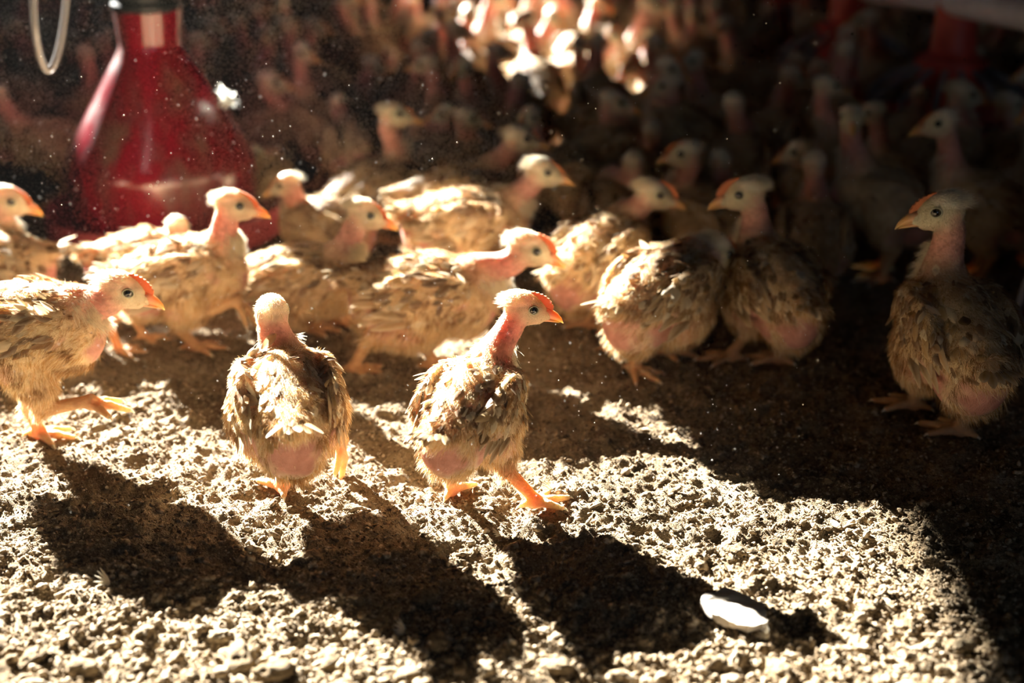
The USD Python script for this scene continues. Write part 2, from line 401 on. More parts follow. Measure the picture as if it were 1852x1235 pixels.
def build_bird(t, L, rng, step=0.0021, hairs=9000, coverts=230, flights=9, tone=0.0, comb=1.0, hair_w=0.00032, mark=0.0):
    """t: the thing. L: local pose: zb, pitch, roll, size, head (xyz), hf (head direction), feet [{p, dir, n, hock}]. x is forward, y left, z up."""
    S = L['size']
    c = np.array([0, 0, L['zb']])
    pt = math.radians(L['pitch'])
    bx, by, bz = np.array([math.cos(pt), 0, math.sin(pt)]), np.array([0, 1.0, 0]), np.array([-math.sin(pt), 0, math.cos(pt)])
    RB = np.stack([bx, by, bz], 1)
    B = lambda u, v, w: c + S * (u * bx + v * by + w * bz)
    Hc = np.asarray(L['head'], float)
    hf = unit(L['hf'])
    hl = unit(np.cross([0, 0, 1.0], hf)); hz = np.cross(hf, hl)
    RH = np.stack([hf, hl, hz], 1)
    hp = lambda u, v, w: Hc + S * (u * hf + v * hl + w * hz)
    prims = []                                       # (function, centre, reach, region, colour, k)
    ell = lambda cc, R, r, reg, col, k=0.014: prims.append((lambda P: sd_ellipsoid(P, cc, R, np.array(r) * S), cc, max(r) * S, reg, col, k * S))
    cone = lambda a, b, ra, rb, reg, col, k=0.008: prims.append((lambda P: sd_cone(P, a, b, ra * S, rb * S), (a + b) / 2, np.linalg.norm(b - a) / 2 + max(ra, rb) * S, reg, col, k * S))
    body = OCHRE * 0.55 + CREAM * 0.45
    ell(B(0, 0, 0), RB, (.078, .047, .050), 'body', body)
    ell(B(.042, 0, -.010), RB, (.044, .040, .044), 'body', body)
    ell(B(-.052, 0, .002), RB, (.044, .037, .040), 'body', body)
    for s in (-1, 1):
        tl = np.array([[1, 0, 0], [0, 1, 0], [0, 0, 1.0]])
        ell(B(-.004, s * .044, .010), RB, (.054, .012, .032), 'wing', body * 0.9, .008)
        ell(B(.040, s * .036, .012), RB, (.020, .014, .020), 'wing', body * 0.9, .010)
    ell(B(-.056, 0, -.019), RB, (.036, .033, .030), 'body', CREAM * .9)
    ell(B(-.088, 0, .026), RB, (.018, .015, .012), 'body', body)
    # neck: a naked tube on a curve from the shoulders to the nape
    P0, P3 = B(.050, 0, .018), hp(-.008, 0, -.008)
    d = np.linalg.norm(P3 - P0)
    P1 = P0 + d * 0.45 * unit(bx * 0.75 + bz * 0.5)
    P2 = P3 - d * 0.42 * unit(np.array([0, 0, 0.85]) + hf * 0.30 + unit(P3 - P0) * .3)
    ts = np.linspace(0, 1, 7)[:, None]
    nk = (1 - ts) ** 3 * P0 + 3 * ts * (1 - ts) ** 2 * P1 + 3 * ts ** 2 * (1 - ts) * P2 + ts ** 3 * P3
    nr = [.027, .0215, .0165, .0142, .0132, .0130, .0130]
    for i in range(6):
        cone(nk[i], nk[i + 1], nr[i], nr[i + 1], 'neck' if i > 0 else 'body', PINK if i > 0 else body, .010)
    ell(hp(0, 0, 0), RH, (.0225, .0168, .0178), 'head', FACE, .006)
    ell(hp(-.006, 0, .004), RH, (.0185, .0160, .0165), 'head', FACE, .006)
    cone(hp(.010, 0, -.003), hp(.0255, 0, -.0055), .0135, .0078, 'head', FACE, .006)
    cone(hp(-.004, 0, -.0105), hp(.017, 0, -.0115), .0115, .0072, 'head', FACE * 0.5 + PINK * 0.5, .005)
    feet = L['feet']
    for k, F in enumerate(feet):
        s = F.get('side', 1 if k == 0 else -1)
        p, td = np.asarray(F['p'], float), unit(F['dir'])
        nn = unit(F.get('n', (0, 0, 1)))
        sd = np.cross(nn, td)
        ank = p + nn * .0095 * S
        hock = np.asarray(F['hock'], float) if F.get('hock') is not None else p + S * (np.array([0, 0, .050]) - td * .020) + (c * [1, 1, 0] - p * [1, 1, 0]) * 0.12
        hip = B(-.006, s * .026, -.030)
        mid = hip * 0.42 + hock * 0.58 + unit(bx * [1, 1, 0]) * .010 * S
        cone(B(.000, s * .028, -.016), hip * .7 + mid * .3, .034, .026, 'thigh', body, .012)
        cone(hip, mid, .027, .0165, 'thigh', body, .012)
        cone(mid, hock, .0165, .0092, 'thigh', body * .6 + LEG * .4, .008)
        cone(hock, ank, .0082, .0064, 'shank', LEG, .005)
        cone(ank, p + nn * .005 * S, .0070, .0068, 'shank', LEG, .004)
        F['tips'] = []
        for ang, ln in ((-40, .033), (0, .042), (38, .034), (172, .017)):
            a = math.radians(ang + F.get('twist', 0))
            e = math.cos(a) * td + math.sin(a) * sd
            cl = F.get('curl', 0.0)
            m1 = p + nn * .0062 * S + e * ln * .5 * S - nn * cl * .006
            m2 = p + nn * .0036 * S + e * ln * S - nn * cl * ln * .55
            cone(p + nn * .0060 * S, m1, .0060, .0047, 'toe', LEG, .003)
            cone(m1, m2, .0047, .0032, 'toe', LEG, .002)
            F['tips'].append((m2, unit(m2 - m1), nn))
    # grid
    lo = np.min([q[1] - q[2] for q in prims], 0) - 3 * step
    hi = np.max([q[1] + q[2] for q in prims], 0) + 3 * step
    shp = np.ceil((hi - lo) / step).astype(int) + 1
    D = np.full(shp, 0.03)
    ax = [lo[i] + step * np.arange(shp[i]) for i in range(3)]
    for fn, cc, reach, reg, col, k in prims:
        i0 = np.maximum(np.floor((cc - reach - k - 2 * step - lo) / step).astype(int), 0)
        i1 = np.minimum(np.ceil((cc + reach + k + 2 * step - lo) / step).astype(int) + 1, shp)
        P = np.stack(np.meshgrid(*[ax[i][i0[i]:i1[i]] for i in range(3)], indexing='ij'), -1)
        sl = tuple(slice(i0[i], i1[i]) for i in range(3))
        e, d0 = fn(P), D[sl]
        h = np.clip(1 - np.abs(e - d0) / k, 0, 1)
        D[sl] = np.minimum(e, d0) - h * h * k * 0.25
    v, f = surface_nets(D, lo, step)
    # region weights and colour
    dist = np.stack([q[0](v) for q in prims], 1)
    wts = np.exp(-np.maximum(dist - dist.min(1, keepdims=True), 0) / (0.0035 * S))
    wts /= wts.sum(1, keepdims=True)
    regs = np.array([q[3] for q in prims])
    col = wts @ np.array([q[4] for q in prims])
    wr = {r: wts[:, regs == r].sum(1) for r in ('body', 'wing', 'neck', 'head', 'thigh', 'shank', 'toe')}
    q = ((v - c) @ RB) / S
    sy = np.abs(q[:, 1])
    g = lambda cx, cy, cz, r: np.exp(-((q[:, 0] - cx) ** 2 + (sy - cy) ** 2 + (q[:, 2] - cz) ** 2) / r ** 2)
    sk = np.maximum.reduce([g(-.050, .036, -.020, .031), 0.95 * g(-.092, .004, -.008, .033), 0.9 * g(.082, .010, -.030, .024), 0.6 * g(.055, .05, -.006, .018), .95 * g(-.022, .046, -.034, .024)])
    bw = wr['body'] + wr['wing'] + 0.6 * wr['thigh']
    nz = meshkit.noise(v * 75 + L.get('seed', 0) * 3.1, 4)
    skin = np.clip((sk - 0.34 + 0.50 * (nz - 0.5)) * 2.4, 0, 1) * bw
    col = col * (1 - skin[:, None]) + (PINK * 0.95) * skin[:, None]
    # crown and cheek tones
    u = ((v - Hc) @ RH) / S
    crown = np.clip((u[:, 2] - .0050 - 0.30 * u[:, 0]) / .006, 0, 1) * wr['head'] * np.clip((.014 - u[:, 0]) / .006, 0, 1)
    col = col * (1 - crown[:, None]) + (WHITE * 0.9) * crown[:, None]
    ear = np.exp(-((u[:, 0] + .012) ** 2 + (u[:, 2] + .006) ** 2) / .006 ** 2) * wr['head']
    col = col * (1 - 0.7 * ear[:, None]) + PINK * 0.7 * ear[:, None]
    lidr = np.exp(-((u[:, 0] - .009) ** 2 + (u[:, 2] - .003) ** 2) / .0085 ** 2) * wr['head']
    col = col * (1 - 0.35 * lidr[:, None]) + np.array([.62, .60, .42]) * 0.35 * lidr[:, None]
    neckmott = meshkit.noise(v * 240, 8)
    col *= 1 - 0.25 * (wr['neck'] * (neckmott > 0.62))[:, None]
    if len(v):
        low = np.clip((0.012 - v[:, 2]) / 0.012, 0, 1) * (wr['toe'] + wr['shank'])
        col = col * (1 - 0.35 * low[:, None]) + np.array([.62, .24, .14]) * 0.35 * low[:, None]
    fbmv = meshkit.fbm(v * 60 + 3 + L.get('seed', 0), 3, 2)[:, None]
    col = col * (0.80 + 0.4 * fbmv)
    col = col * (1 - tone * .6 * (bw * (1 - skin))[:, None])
    obj('body', (v, f), 'chick_skin', t, smooth=True, tint=np.clip(col, 0, 1))
    # --- horn
    def beak(name, pts, rad, hgt, cols):
        n = 10; a = np.linspace(0, 2 * PI, n, endpoint=False)
        vv, cc2 = [], []
        for (px, pz), r, h, cl in zip(pts, rad, hgt, cols):
            vv.append(np.stack([hp(px, r * math.cos(x), pz + h * math.sin(x)) for x in a])); cc2 += [cl] * n
        m = len(pts)
        vv = np.vstack(vv + [[hp(*pts[0][:1], 0, pts[0][1])], [hp(pts[-1][0] + .001, 0, pts[-1][1] - .0006)]]); cc2 += [cols[0], cols[-1]]
        ff = []
        for i in range(m - 1):
            for j in range(n):
                k = (j + 1) % n
                ff += [[i * n + j, i * n + k, (i + 1) * n + k], [i * n + j, (i + 1) * n + k, (i + 1) * n + j]]
        for j in range(n):
            k = (j + 1) % n
            ff += [[m * n, k, j], [m * n + 1, (m - 1) * n + j, (m - 1) * n + k]]
        obj(name, (vv, np.array(ff)), 'horn', t, smooth=True, tint=np.array(cc2))
    hc1, hc2 = np.array([.62, .34, .19]), np.array([.56, .31, .11])
    beak('upper_beak', [(.024, -.0030), (.031, -.0042), (.039, -.0068), (.045, -.0105), (.0475, -.0135)], [.0074, .0062, .0042, .0022, .0006],
         [.0072, .0062, .0046, .0027, .0008], [hc1 * .9, hc1, hc2 * 1.05, hc2, hc2 * 1.1])
    beak('lower_beak', [(.020, -.0108), (.030, -.0112), (.038, -.0122), (.0435, -.0134)], [.0066, .0046, .0028, .0008], [.0040, .0028, .0018, .0006], [hc1, hc1, hc2, hc2])
    # nostril and gape stay in the shape; the comb is a serrated ridge from the beak over the brow
    if comb > 0.15:
        tt = np.linspace(0, 1, 15)
        bxp, bzp = .0300 - .0270 * tt, -.0015 + .0195 * tt ** 0.72
        hgt = (.0022 + .0052 * np.sin(PI * np.clip(tt * .85 + .12, 0, 1)) ** 0.8) * comb * (1 + 0.25 * (np.arange(15) % 2))
        nx_, nz_ = 0.72, 0.69
        poly = Polygon(np.vstack([np.stack([bxp - .004 * nx_, bzp - .004 * nz_], 1), np.stack([bxp + hgt * nx_, bzp + hgt * nz_], 1)[::-1]])).buffer(0.0004)
        cm = trimesh.creation.extrude_polygon(poly, .0034, engine='earcut')
        cv = np.array(cm.vertices); thin = np.clip((cv[:, 0] * nx_ + cv[:, 1] * nz_) / .02, 0, 1)
        cv[:, 2] = (cv[:, 2] - .0017)
        obj('comb', (Hc + S * (cv[:, :1] * hf + cv[:, 2:3] * hl + cv[:, 1:2] * hz), np.array(cm.faces)), 'comb_skin', t)
    es = trimesh.creation.icosphere(2, 1.0)
    for s in (-1, 1):
        out = unit(hl * s + hf * .25 + hz * .08)
        ce = hp(.0088, s * .0132, .0030)
        ev = np.array(es.vertices)
        ca = ev @ out
        tint = np.where((ca > .80)[:, None], [.006, .006, .008], np.where((ca > .62)[:, None], [.10, .085, .06], [.02, .016, .012]))
        obj('eye', (ce + ev * .0057 * S, np.array(es.faces)), 'eye', t, smooth=True, tint=tint)
        o1 = unit(np.cross(out, hf)); o2 = np.cross(out, o1)
        an = np.linspace(0, 2 * PI, 15)
        ring = ce + S * (out * .0026 + (np.cos(an)[:, None] * o1 * .0049 + np.sin(an)[:, None] * o2 * .0061))
        obj('eyelid', tube(ring, .0010 * S, 5), 'horn', t, smooth=True, tint=np.tile(FACE * .85, (15 * 5 + 2, 1)))
    cls, ccol = [], []
    for F in feet:
        for p0, dd, nn in F['tips']:
            cls.append(tube([p0, p0 + dd * .0042 * S, p0 + (dd * .0072 - nn * .0022) * S], [.0021 * S, .0014 * S, .0003 * S], 5))
    if cls:
        cj = join(cls)
        obj('claws', cj, 'horn', t, smooth=True, tint=np.tile([.75, .62, .45], (len(cj[0]), 1)), kind='stuff')
    # --- feathers
    tri = np.vstack([f[:, [0, 1, 2]], f[:, [0, 2, 3]]])
    e1, e2 = v[tri[:, 1]] - v[tri[:, 0]], v[tri[:, 2]] - v[tri[:, 0]]
    fn = np.cross(e1, e2); area = np.linalg.norm(fn, axis=1) / 2; fn = fn / (2 * area[:, None] + 1e-12)
    tw = lambda a: a[tri].mean(1)
    tq, tu = q[tri].mean(1), u[tri].mean(1)
    tn = fn @ RB
    T = {r: tw(wr[r]) for r in wr}
    tsk = tw(skin)

    def sample(w, n):
        p = area * w
        i = rng.choice(len(tri), n, p=p / p.sum())
        a, b = rng.random((2, n, 1)); a, b = np.where(a + b > 1, 1 - a, a), np.where(a + b > 1, 1 - b, b)
        return i, v[tri[i, 0]] + a * e1[i] + b * e2[i]

    flow = unit(-bx - np.array([0, 0, .22]))
    back = np.clip(tn[:, 2] * 1.4 + 0.1, 0, 1) * (tq[:, 2] > -.01) * (tq[:, 0] < .060)
    wing = (np.abs(tn[:, 1]) > .5) * (tq[:, 2] > -.018) * (tq[:, 0] < .05) * (tq[:, 0] > -.07)
    dens = (0.55 * back + 1.0 * wing + 0.35 * ((tq[:, 0] < -.08) & (tq[:, 2] > .004))) * (T['body'] + T['wing']) * (1 - tsk) ** 3
    if coverts:
        i, P = sample(dens + 1e-9, coverts)
        nrm = fn[i]
        fl = flow - (nrm @ flow)[:, None] * nrm
        A = unit(unit(fl + 0.25 * rng.normal(size=(coverts, 3))) + nrm * rng.uniform(.02, .22, (coverts, 1)))
        r = rng.random((coverts, 1))
        pn = meshkit.noise(P * 38 + 5 + L.get('seed', 0), 3)[:, None]
        base = np.where(r + (pn - .5) * 1.8 < .14 + mark * .5, BROWN * (1 - .35 * mark), np.where(r < .56, OCHRE * .85, np.where(r < .95, CREAM, DARK * 2.5)))
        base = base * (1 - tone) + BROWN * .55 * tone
        edge = base * 0.45 + np.where(r > .82, OCHRE, CREAM) * 0.55
        fv, ff, fc = feather_mesh(P + nrm * .0008, A, nrm, S * rng.uniform(.013, .025, coverts) * np.where(tq[i, 0] < -.045, .62, 1.0), S * rng.uniform(.007, .0125, coverts), base, edge, 5,
                                  curl=0.22, dark=np.where(rng.random(coverts) < .22, .6, 0.05))
        obj('contour_feathers', (fv, ff), 'feather', t, smooth=True, tint=np.clip(fc * rng.uniform(.8, 1.15, (coverts, 1)).repeat(15, 0), 0, 1), kind='stuff')
    for s in (-1, 1):
        for k in range(flights):
            a = k / max(flights - 1, 1)
            r0 = B(-.002 - .012 * a, s * (.0565 - .010 * a), -.012 + .046 * a)
            dd = -bx * 1.0 + by * s * (-.16 - .10 * a + rng.normal() * .05) + bz * (-.10 - .12 * a + rng.normal() * .06) + by * s * .10
            base = (OCHRE * .6 + BROWN * .4) * rng.uniform(.75, 1.15)
            fv, ff, fc = feather_mesh(r0, dd, by * s + bz * .35, S * (.060 + .012 * math.sin(PI * a)) * rng.uniform(.85, 1.1), S * .0125, base, CREAM * .95, 8, curl=-.02, dark=rng.choice([.1, .7]))
            obj('wing_feather', (fv, ff), 'feather', t, smooth=True, tint=np.clip(fc, 0, 1))
    for k in range(6 if flights else 0):
        a = (k - 2.5) / 2.5
        fv, ff, fc = feather_mesh(B(-.092, a * .012, .033), -bx * .8 + by * a * .5 + bz * (.42 + .15 * rng.normal()), bz + by * a * .3 + bx * .5, S * rng.uniform(.022, .034), S * .011, OCHRE, CREAM, 7, curl=.25, dark=.3)
        obj('tail_feather', (fv, ff), 'feather', t, smooth=True, tint=np.clip(fc, 0, 1))
    # --- down
    if hairs:
        frontneck = np.clip(-(fn @ unit(np.cross(unit(P3 - P0), by)) ), 0, 1)
        nkp = np.clip(((v[tri].mean(1) - P0) @ unit(P3 - P0)) / d, 0, 1)
        fwdn = fn @ unit(bx * [1, 1, 0] + 1e-9)
        bib = T['neck'] * np.clip(fwdn * 1.6 - .2, 0, 1) * (nkp < .62) * 1.0 + T['neck'] * np.clip(-fwdn - .5, 0, 1) * .25 * (nkp < .3)
        crownw = tw(crown)
        face = T['head'] * (1 - crownw) * (tu[:, 0] < .022)
        bodyw = (T['body'] + T['wing'] * .9) * (1 - .93 * tsk) ** 2
        thigh = T['thigh'] * (1 - .8 * tsk)
        W_ = 1.0 * bodyw + 1.1 * thigh + 4.0 * bib + 2.2 * crownw + .35 * face + .06 * T['neck']
        i, P = sample(W_ + 1e-12, hairs)
        nrm = fn[i]
        cr, bb, th, fc_, nkk = crownw[i] > .5, (bib[i] > .12), T['thigh'][i] > .55, face[i] > .5, (T['neck'][i] > .5)
        fdir = np.where(cr[:, None], -hf + hz * .1, np.where(th[:, None], np.array([0, 0, -1.0]) - bx * .3, np.where(bb[:, None], np.array([0, 0, -.7]) + bx * .3, flow)))
        fdir = fdir - (np.sum(fdir * nrm, 1))[:, None] * nrm * .7
        cl3 = np.stack([meshkit.noise(P * 150 + 31 * q_, 20 + q_) for q_ in range(3)], 1) - .5
        dd = unit(fdir * .8 + nrm * np.where(cr, .30, .6)[:, None] + cl3 * np.where(cr, .7, 1.5)[:, None] + rng.normal(size=(hairs, 3)) * .22)
        ln = np.where(cr, .0030 + .0062 * np.clip(-tu[i, 0] / .02, 0, 1) ** 2, np.where(fc_, .0028, np.where(th, .0075, np.where(bb, .0115, np.where(nkk, .003, np.where((tq[i, 2] > -.015) & (tq[i, 0] > -.07), .0060, .0090))))))
        ln = ln * rng.uniform(.55, 1.35, hairs) * S
        z = tn[i, 2]
        r = rng.random((hairs, 1))
        cl = np.where(cr[:, None] | bb[:, None], WHITE, np.where(fc_[:, None], FACE * 1.1, np.where(z[:, None] > .25, np.where(r < .40, OCHRE, CREAM * 1.15), np.where(r < .40, OCHRE * 1.15, CREAM * 1.15))))
        patch = meshkit.noise(P * 42 + 9 + L.get('seed', 0), 6)[:, None] + .10 * (T['wing'][i] > .3)[:, None]
        cl = np.where((patch > .66 - .22 * mark * (tq[i, 2] > -.018)[:, None]) & ~cr[:, None] & ~bb[:, None] & ~fc_[:, None], cl * .25 + BROWN * .75, cl)
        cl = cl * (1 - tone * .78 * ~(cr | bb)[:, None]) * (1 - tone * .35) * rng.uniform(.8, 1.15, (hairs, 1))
        curves('down', P - nrm * .0008, dd, ln, np.full(hairs, hair_w) * rng.uniform(.7, 1.4, hairs) * S, np.clip(cl, 0, 1), t, unit(fdir) * .35 - np.array([0, 0, .12]))


def rot(a):
    ca, sa = math.cos(a), math.sin(a)
    return np.array([[ca, -sa, 0], [sa, ca, 0], [0, 0, 1.0]])


HEADS = []


def posed(name, label, group, base_y, body, yaw, head, hyaw, feet, pitch=8.0, size=1.0, hd=0.0, hpitch=-8.0, seed=0, cat='chick', **kw):
    """A chick where the photograph puts it: base_y (picture row of the ground below the body), body and head (picture points), yaw 0 = facing right, 90 = away from the camera."""
    g = ground(body[0], base_y)
    Bw = at_depth(body[0], body[1], g[1])
    base = np.array([Bw[0], g[1], 0.0])
    ya = math.radians(yaw)
    R = rot(ya)
    loc = lambda P: R.T @ (np.asarray(P, float) - base)
    Hw = at_depth(head[0], head[1], g[1] + hd)
    HEADS.append((head[0], head[1], g[1] + hd))
    hv = np.array([math.cos(math.radians(hyaw)) * math.cos(math.radians(hpitch)), math.sin(math.radians(hyaw)) * math.cos(math.radians(hpitch)), math.sin(math.radians(hpitch))])
    FT = []
    for k, F in enumerate(feet):
        Q = {'side': F.get('side', 1 if k == 0 else -1)}
        if 'd' in F:                                  # lifted foot: its own depth, with its hock and toe points
            p = at_depth(*F['p'], g[1] + F['d'])
            tp = at_depth(*F['toe'], g[1] + F['d'] + F.get('td', 0))
            dv = unit(tp - p)
            nn = np.array([0, 0, 1.0]) - dv[2] * dv
            Q.update(p=loc(p), dir=R.T @ dv, n=R.T @ nn, hock=loc(at_depth(*F['hock'], g[1] + F['d'] + F.get('hkd', 0))), curl=F.get('curl', .25))
        else:
            p = ground(*F['p'])
            a = math.radians(F.get('ty', yaw))
            Q.update(p=loc(p), dir=R.T @ np.array([math.cos(a), math.sin(a), 0]))
            if 'hock' in F:
                Q['hock'] = loc(at_depth(*F['hock'], p[1] + F.get('hkd', 0)))
        FT.append(Q)
    t = thing(name, label, cat, base, yaw, group)
    build_bird(t, dict(zb=Bw[2], pitch=pitch, size=size, head=loc(Hw), hf=R.T @ hv, feet=FT, seed=seed), np.random.default_rng(100 + seed), **kw)
    return t

# ------------------------------------------------------------------ drinkers, feeders, hose, pipe
def bell_drinker(label, loc, rotz, R, parts='full', tilt=0.0, group=None):
    t = thing('bell_drinker', label, 'poultry drinker', loc, rotz, group)
    if tilt:
        UsdGeom.Xformable(t).AddRotateXOp().Set(tilt)
    pan = [(R * .80, .006), (R * .93, .000), (R * .985, .010), (R * 1.0, .052), (R * .985, .060), (R * .962, .057), (R * .955, .028), (R * .90, .018), (R * .80, .018)]
    obj('pan', lathe([(0.001, .010)] + pan + [(0.001, .020)], 72), 'pink_plastic', t, smooth=40, label='pinkish red trough pan with a thin rolled rim')
    bell = [(R * .715, .030), (R * .73, .034), (R * .745, .10), (R * .755, .132), (R * .752, .146), (R * .72, .164), (R * .62, .205), (R * .49, .255), (R * .36, .307), (R * .285, .335),
            (R * .245, .352), (R * .238, .365), (R * .258, .420)]
    bell = [(r * 1.05, z * R / .222) for r, z in bell]
    obj('bell', lathe(bell + [(r - .004, z) for r, z in bell[::-1]] + [bell[0]], 72), 'red_plastic', t, smooth=50, label='glossy red bell, dusty in streaks')
    zt = bell[-1][1]
    cap = [(R * .27, zt), (R * .285, zt + .004), (R * .285, zt + .012), (R * .262, zt + .018), (R * .262, zt + .05), (R * .285, zt + .054), (R * .285, zt + .066), (R * .22, zt + .078), (0.001, zt + .080)]
    obj('cap', lathe([(0.001, zt - .004)] + cap, 48), 'black_plastic', t, smooth=35)
    obj('hanging_cord', tube([(0, 0, zt + .07), (.002, 0, zt + .5), (0, 0, CEIL)], .003, 6), 'steel_wire', t, smooth=True)
    return t


DR = at_depth(299, 368, 2.60)
bell_drinker('large red bell drinker with a pinkish pan at the left, nearest of the drinkers', (DR[0], 2.60, DR[2] - .058), 20, 0.222)
D2 = at_depth(858, 22, 4.75)
bell_drinker('far red bell drinker half in the sun patch at the top of the photo', (D2[0], 4.75, max(D2[2] - .05, .01)), 0, 0.20)

cl = at_depth(413, 176, 2.56)
t_ = thing('down_clump', 'clump of white down stuck to the right side of the red drinker', 'down', cl)
dv = unit(RNG.normal(size=(60, 3)))
fv, ff, fc = feather_mesh(dv * .003, dv + RNG.normal(size=(60, 3)) * .2, unit(np.cross(dv, RNG.normal(size=(60, 3)))), RNG.uniform(.010, .026, 60), RNG.uniform(.004, .008, 60), [.86, .88, .82], [.86, .88, .82], 5, curl=.3)
obj('fluff', (fv, ff), 'feather', t_, smooth=True, tint=fc, kind='stuff')

# loop of clear hose hanging in the top left corner
hw = [at_depth(x, y, 2.12 + dz) for x, y, dz in ((64, -130, 0), (62, -60, 0), (60, 10, .0), (64, 60, .0), (72, 105, .01), (84, 131, .015), (97, 122, .02), (108, 85, .03), (116, 40, .035), (121, -10, .04), (124, -80, .04), (126, -130, .04))]
hw = np.array(hw)
tt = np.linspace(0, len(hw) - 1, 60)
hs = np.stack([np.interp(tt, range(len(hw)), hw[:, i]) for i in range(3)], 1)
for _ in range(6):
    hs[1:-1] = .25 * hs[:-2] + .5 * hs[1:-1] + .25 * hs[2:]
tag(obj('hose', tube(hs, .0058, 12), 'clear_hose', smooth=True), 'loop of pale clear hose hanging at the top left, left of the red drinker', 'hose')


def pan_feeder(label, loc, R, rotz=0.0):
    t = thing('pan_feeder', label, 'poultry feeder', loc, rotz)
    obj('pan', lathe([(0.001, .004), (R * .7, .002), (R * .95, .012), (R, .045), (R * .97, .05), (R * .9, .020), (R * .6, .014), (0.001, .030)], 48), 'dull_red_plastic', t, smooth=40, label='red pan')
    z0 = .17
    ring = np.array([[math.cos(a), math.sin(a), 0] for a in np.linspace(0, 2 * PI, 49)])
    obj('grill_ring', tube(ring * R * 1.04 + [0, 0, .055], .006, 6), 'grey_plastic', t, smooth=True)
    obj('collar', lathe([(R * .36, z0 - .012), (R * .47, z0 - .010), (R * .47, z0 + .004), (R * .36, z0 + .008), (R * .36, z0 - .012)], 40), 'dull_red_plastic', t, smooth=30, label='red flange')
    for k in range(14):
        a = k * 2 * PI / 14
        e = np.array([math.cos(a), math.sin(a), 0])
        obj('grill_bar', tube([e * R * .40 + [0, 0, z0 - .012], e * R * .80 + [0, 0, z0 - .045], e * R * 1.0 + [0, 0, .10], e * R * 1.04 + [0, 0, .055]], .0065, 6), 'grey_plastic', t, smooth=True)
    obj('feed_tube', lathe([(R * .44, z0 - .09), (R * .43, z0), (R * .30, z0 + .02), (R * .24, z0 + .20), (R * .24, z0 + .235), (R * .17, z0 + .245), (R * .17, z0 + .33), (0.001, z0 + .33)], 36), 'dull_red_plastic', t, smooth=35, label='dull red feed tube')
    return t


def feeder_at(label, px, py, Y, R, zref=.17):
    p = at_depth(px, py, Y)
    return pan_feeder(label, (p[0], Y, max(p[2] - zref, 0.0)), R, 13)


feeder_at('red tube feeder with dark grill at the top right, nearest of the three', 1722, 108, 3.10, .165)
feeder_at('middle red tube feeder at the top right, its grill half lost in the dark', 1532, 48, 3.75, .165)
feeder_at('small far red tube feeder, leftmost of those along the top right', 1422, 8, 4.6, .165)
pan_feeder('feeder pan with a wire grill cut off by the right edge of the photo', (.915, 1.93, .03), .165, 5)
pl = np.array([at_depth(1560, -22, 3.75), at_depth(1722, 2, 3.10), at_depth(1860, 28, 2.72), at_depth(2100, 70, 2.2)])
tag(obj('feed_pipe', tube(np.array([pl[0] + (pl[0] - pl[1]) * 3, *pl]), .030, 20), 'white_pipe', smooth=True), 'pale round feed pipe crossing the top right corner', 'feed pipe')

# ------------------------------------------------------------------ the chicks that can be told apart, front to back
near = dict(hairs=22000, coverts=330)
posed('chick', 'sunlit chick front centre, seen from behind, head turned right, with an orange comb', None, 905, (852, 738), 68, (949, 556), 3,
      [dict(p=(817, 894), ty=75, twist=8), dict(p=(968, 916), ty=22, hock=(915, 848), hkd=.01)], pitch=12, size=1.04, hd=.085, seed=1, mark=0.45, **near)
posed('chick', 'sunlit front chick seen straight from behind, only the back of its pale head showing', None, 897, (520, 728), 102, (492, 566), 95,
      [dict(p=(512, 889), ty=110), dict(p=(604, 800), d=.05, toe=(612, 818), hock=(596, 762), curl=.6)], pitch=8, size=1.16, hd=.085, hpitch=-15, seed=2, mark=0.2, comb=.5, **near)
posed('chick', 'chick at the left front walking right with one foot raised over the litter', None, 798, (50, 590), -4, (222, 524), 0,
      [dict(p=(72, 792), ty=-8, hock=(52, 735)), dict(p=(164, 738), d=-.03, toe=(245, 744), hock=(76, 742), curl=.12)], pitch=4, size=1.16, hpitch=-12, seed=3, mark=0.55, **near)
posed('chick', 'chick in the centre striding right with its neck stretched low and a bare pink flank', None, 658, (772, 532), -4, (957, 449), -3,
      [dict(p=(785, 668), ty=0), dict(p=(640, 676), ty=-12, hock=(668, 612))], pitch=4, size=1.22, hpitch=-14, hd=-.01, seed=4, mark=0.8, **near)
posed('chick', 'brown chick in front of the red drinker walking right with a curled raised foot', None, 636, (330, 496), 3, (424, 370), 0,
      [dict(p=(352, 634), ty=0, hock=(318, 588)), dict(p=(424, 553), d=-.03, toe=(452, 566), hock=(345, 578), curl=.8)], pitch=14, size=1.12, hpitch=-6, seed=5, mark=0.75, comb=.6, **near)
posed('chick', 'half hidden chick bending behind the brown one at the drinker, pale crest showing', None, 575, (262, 470), 15, (322, 412), 75,
      [dict(p=(262, 618), ty=0), dict(p=(215, 640), ty=0)], pitch=4, size=.98, hd=.03, hpitch=-25, seed=6, mark=0.2, comb=.4, hairs=6000)
posed('chick', 'pale chick between the brown one and the striding one, looking right with a red beak', None, 605, (543, 506), -4, (660, 386), -2,
      [dict(p=(603, 585), ty=0), dict(p=(560, 600), ty=-5)], pitch=10, size=1.13, hpitch=-12, seed=7, mark=0.3, comb=.45, **near)
posed('chick', 'chick drinking at the right rim of the red pan, facing left with a white crown', None, 478, (588, 408), 165, (517, 333), 184,
      [dict(p=(570, 478), ty=180), dict(p=(600, 482), ty=170)], pitch=8, size=1.0, hpitch=-14, seed=8, mark=0.8, comb=.3, hairs=6000, tone=.4)
posed('chick', 'upright brown chick with a white rump looking right, just right of the red drinker', None, 445, (676, 345), 28, (713, 206), 0,
      [dict(p=(660, 430), ty=20), dict(p=(692, 440), ty=10)], pitch=24, size=1.16, hpitch=-5, seed=9, mark=0.7, comb=.35, hairs=7000, tone=.35)
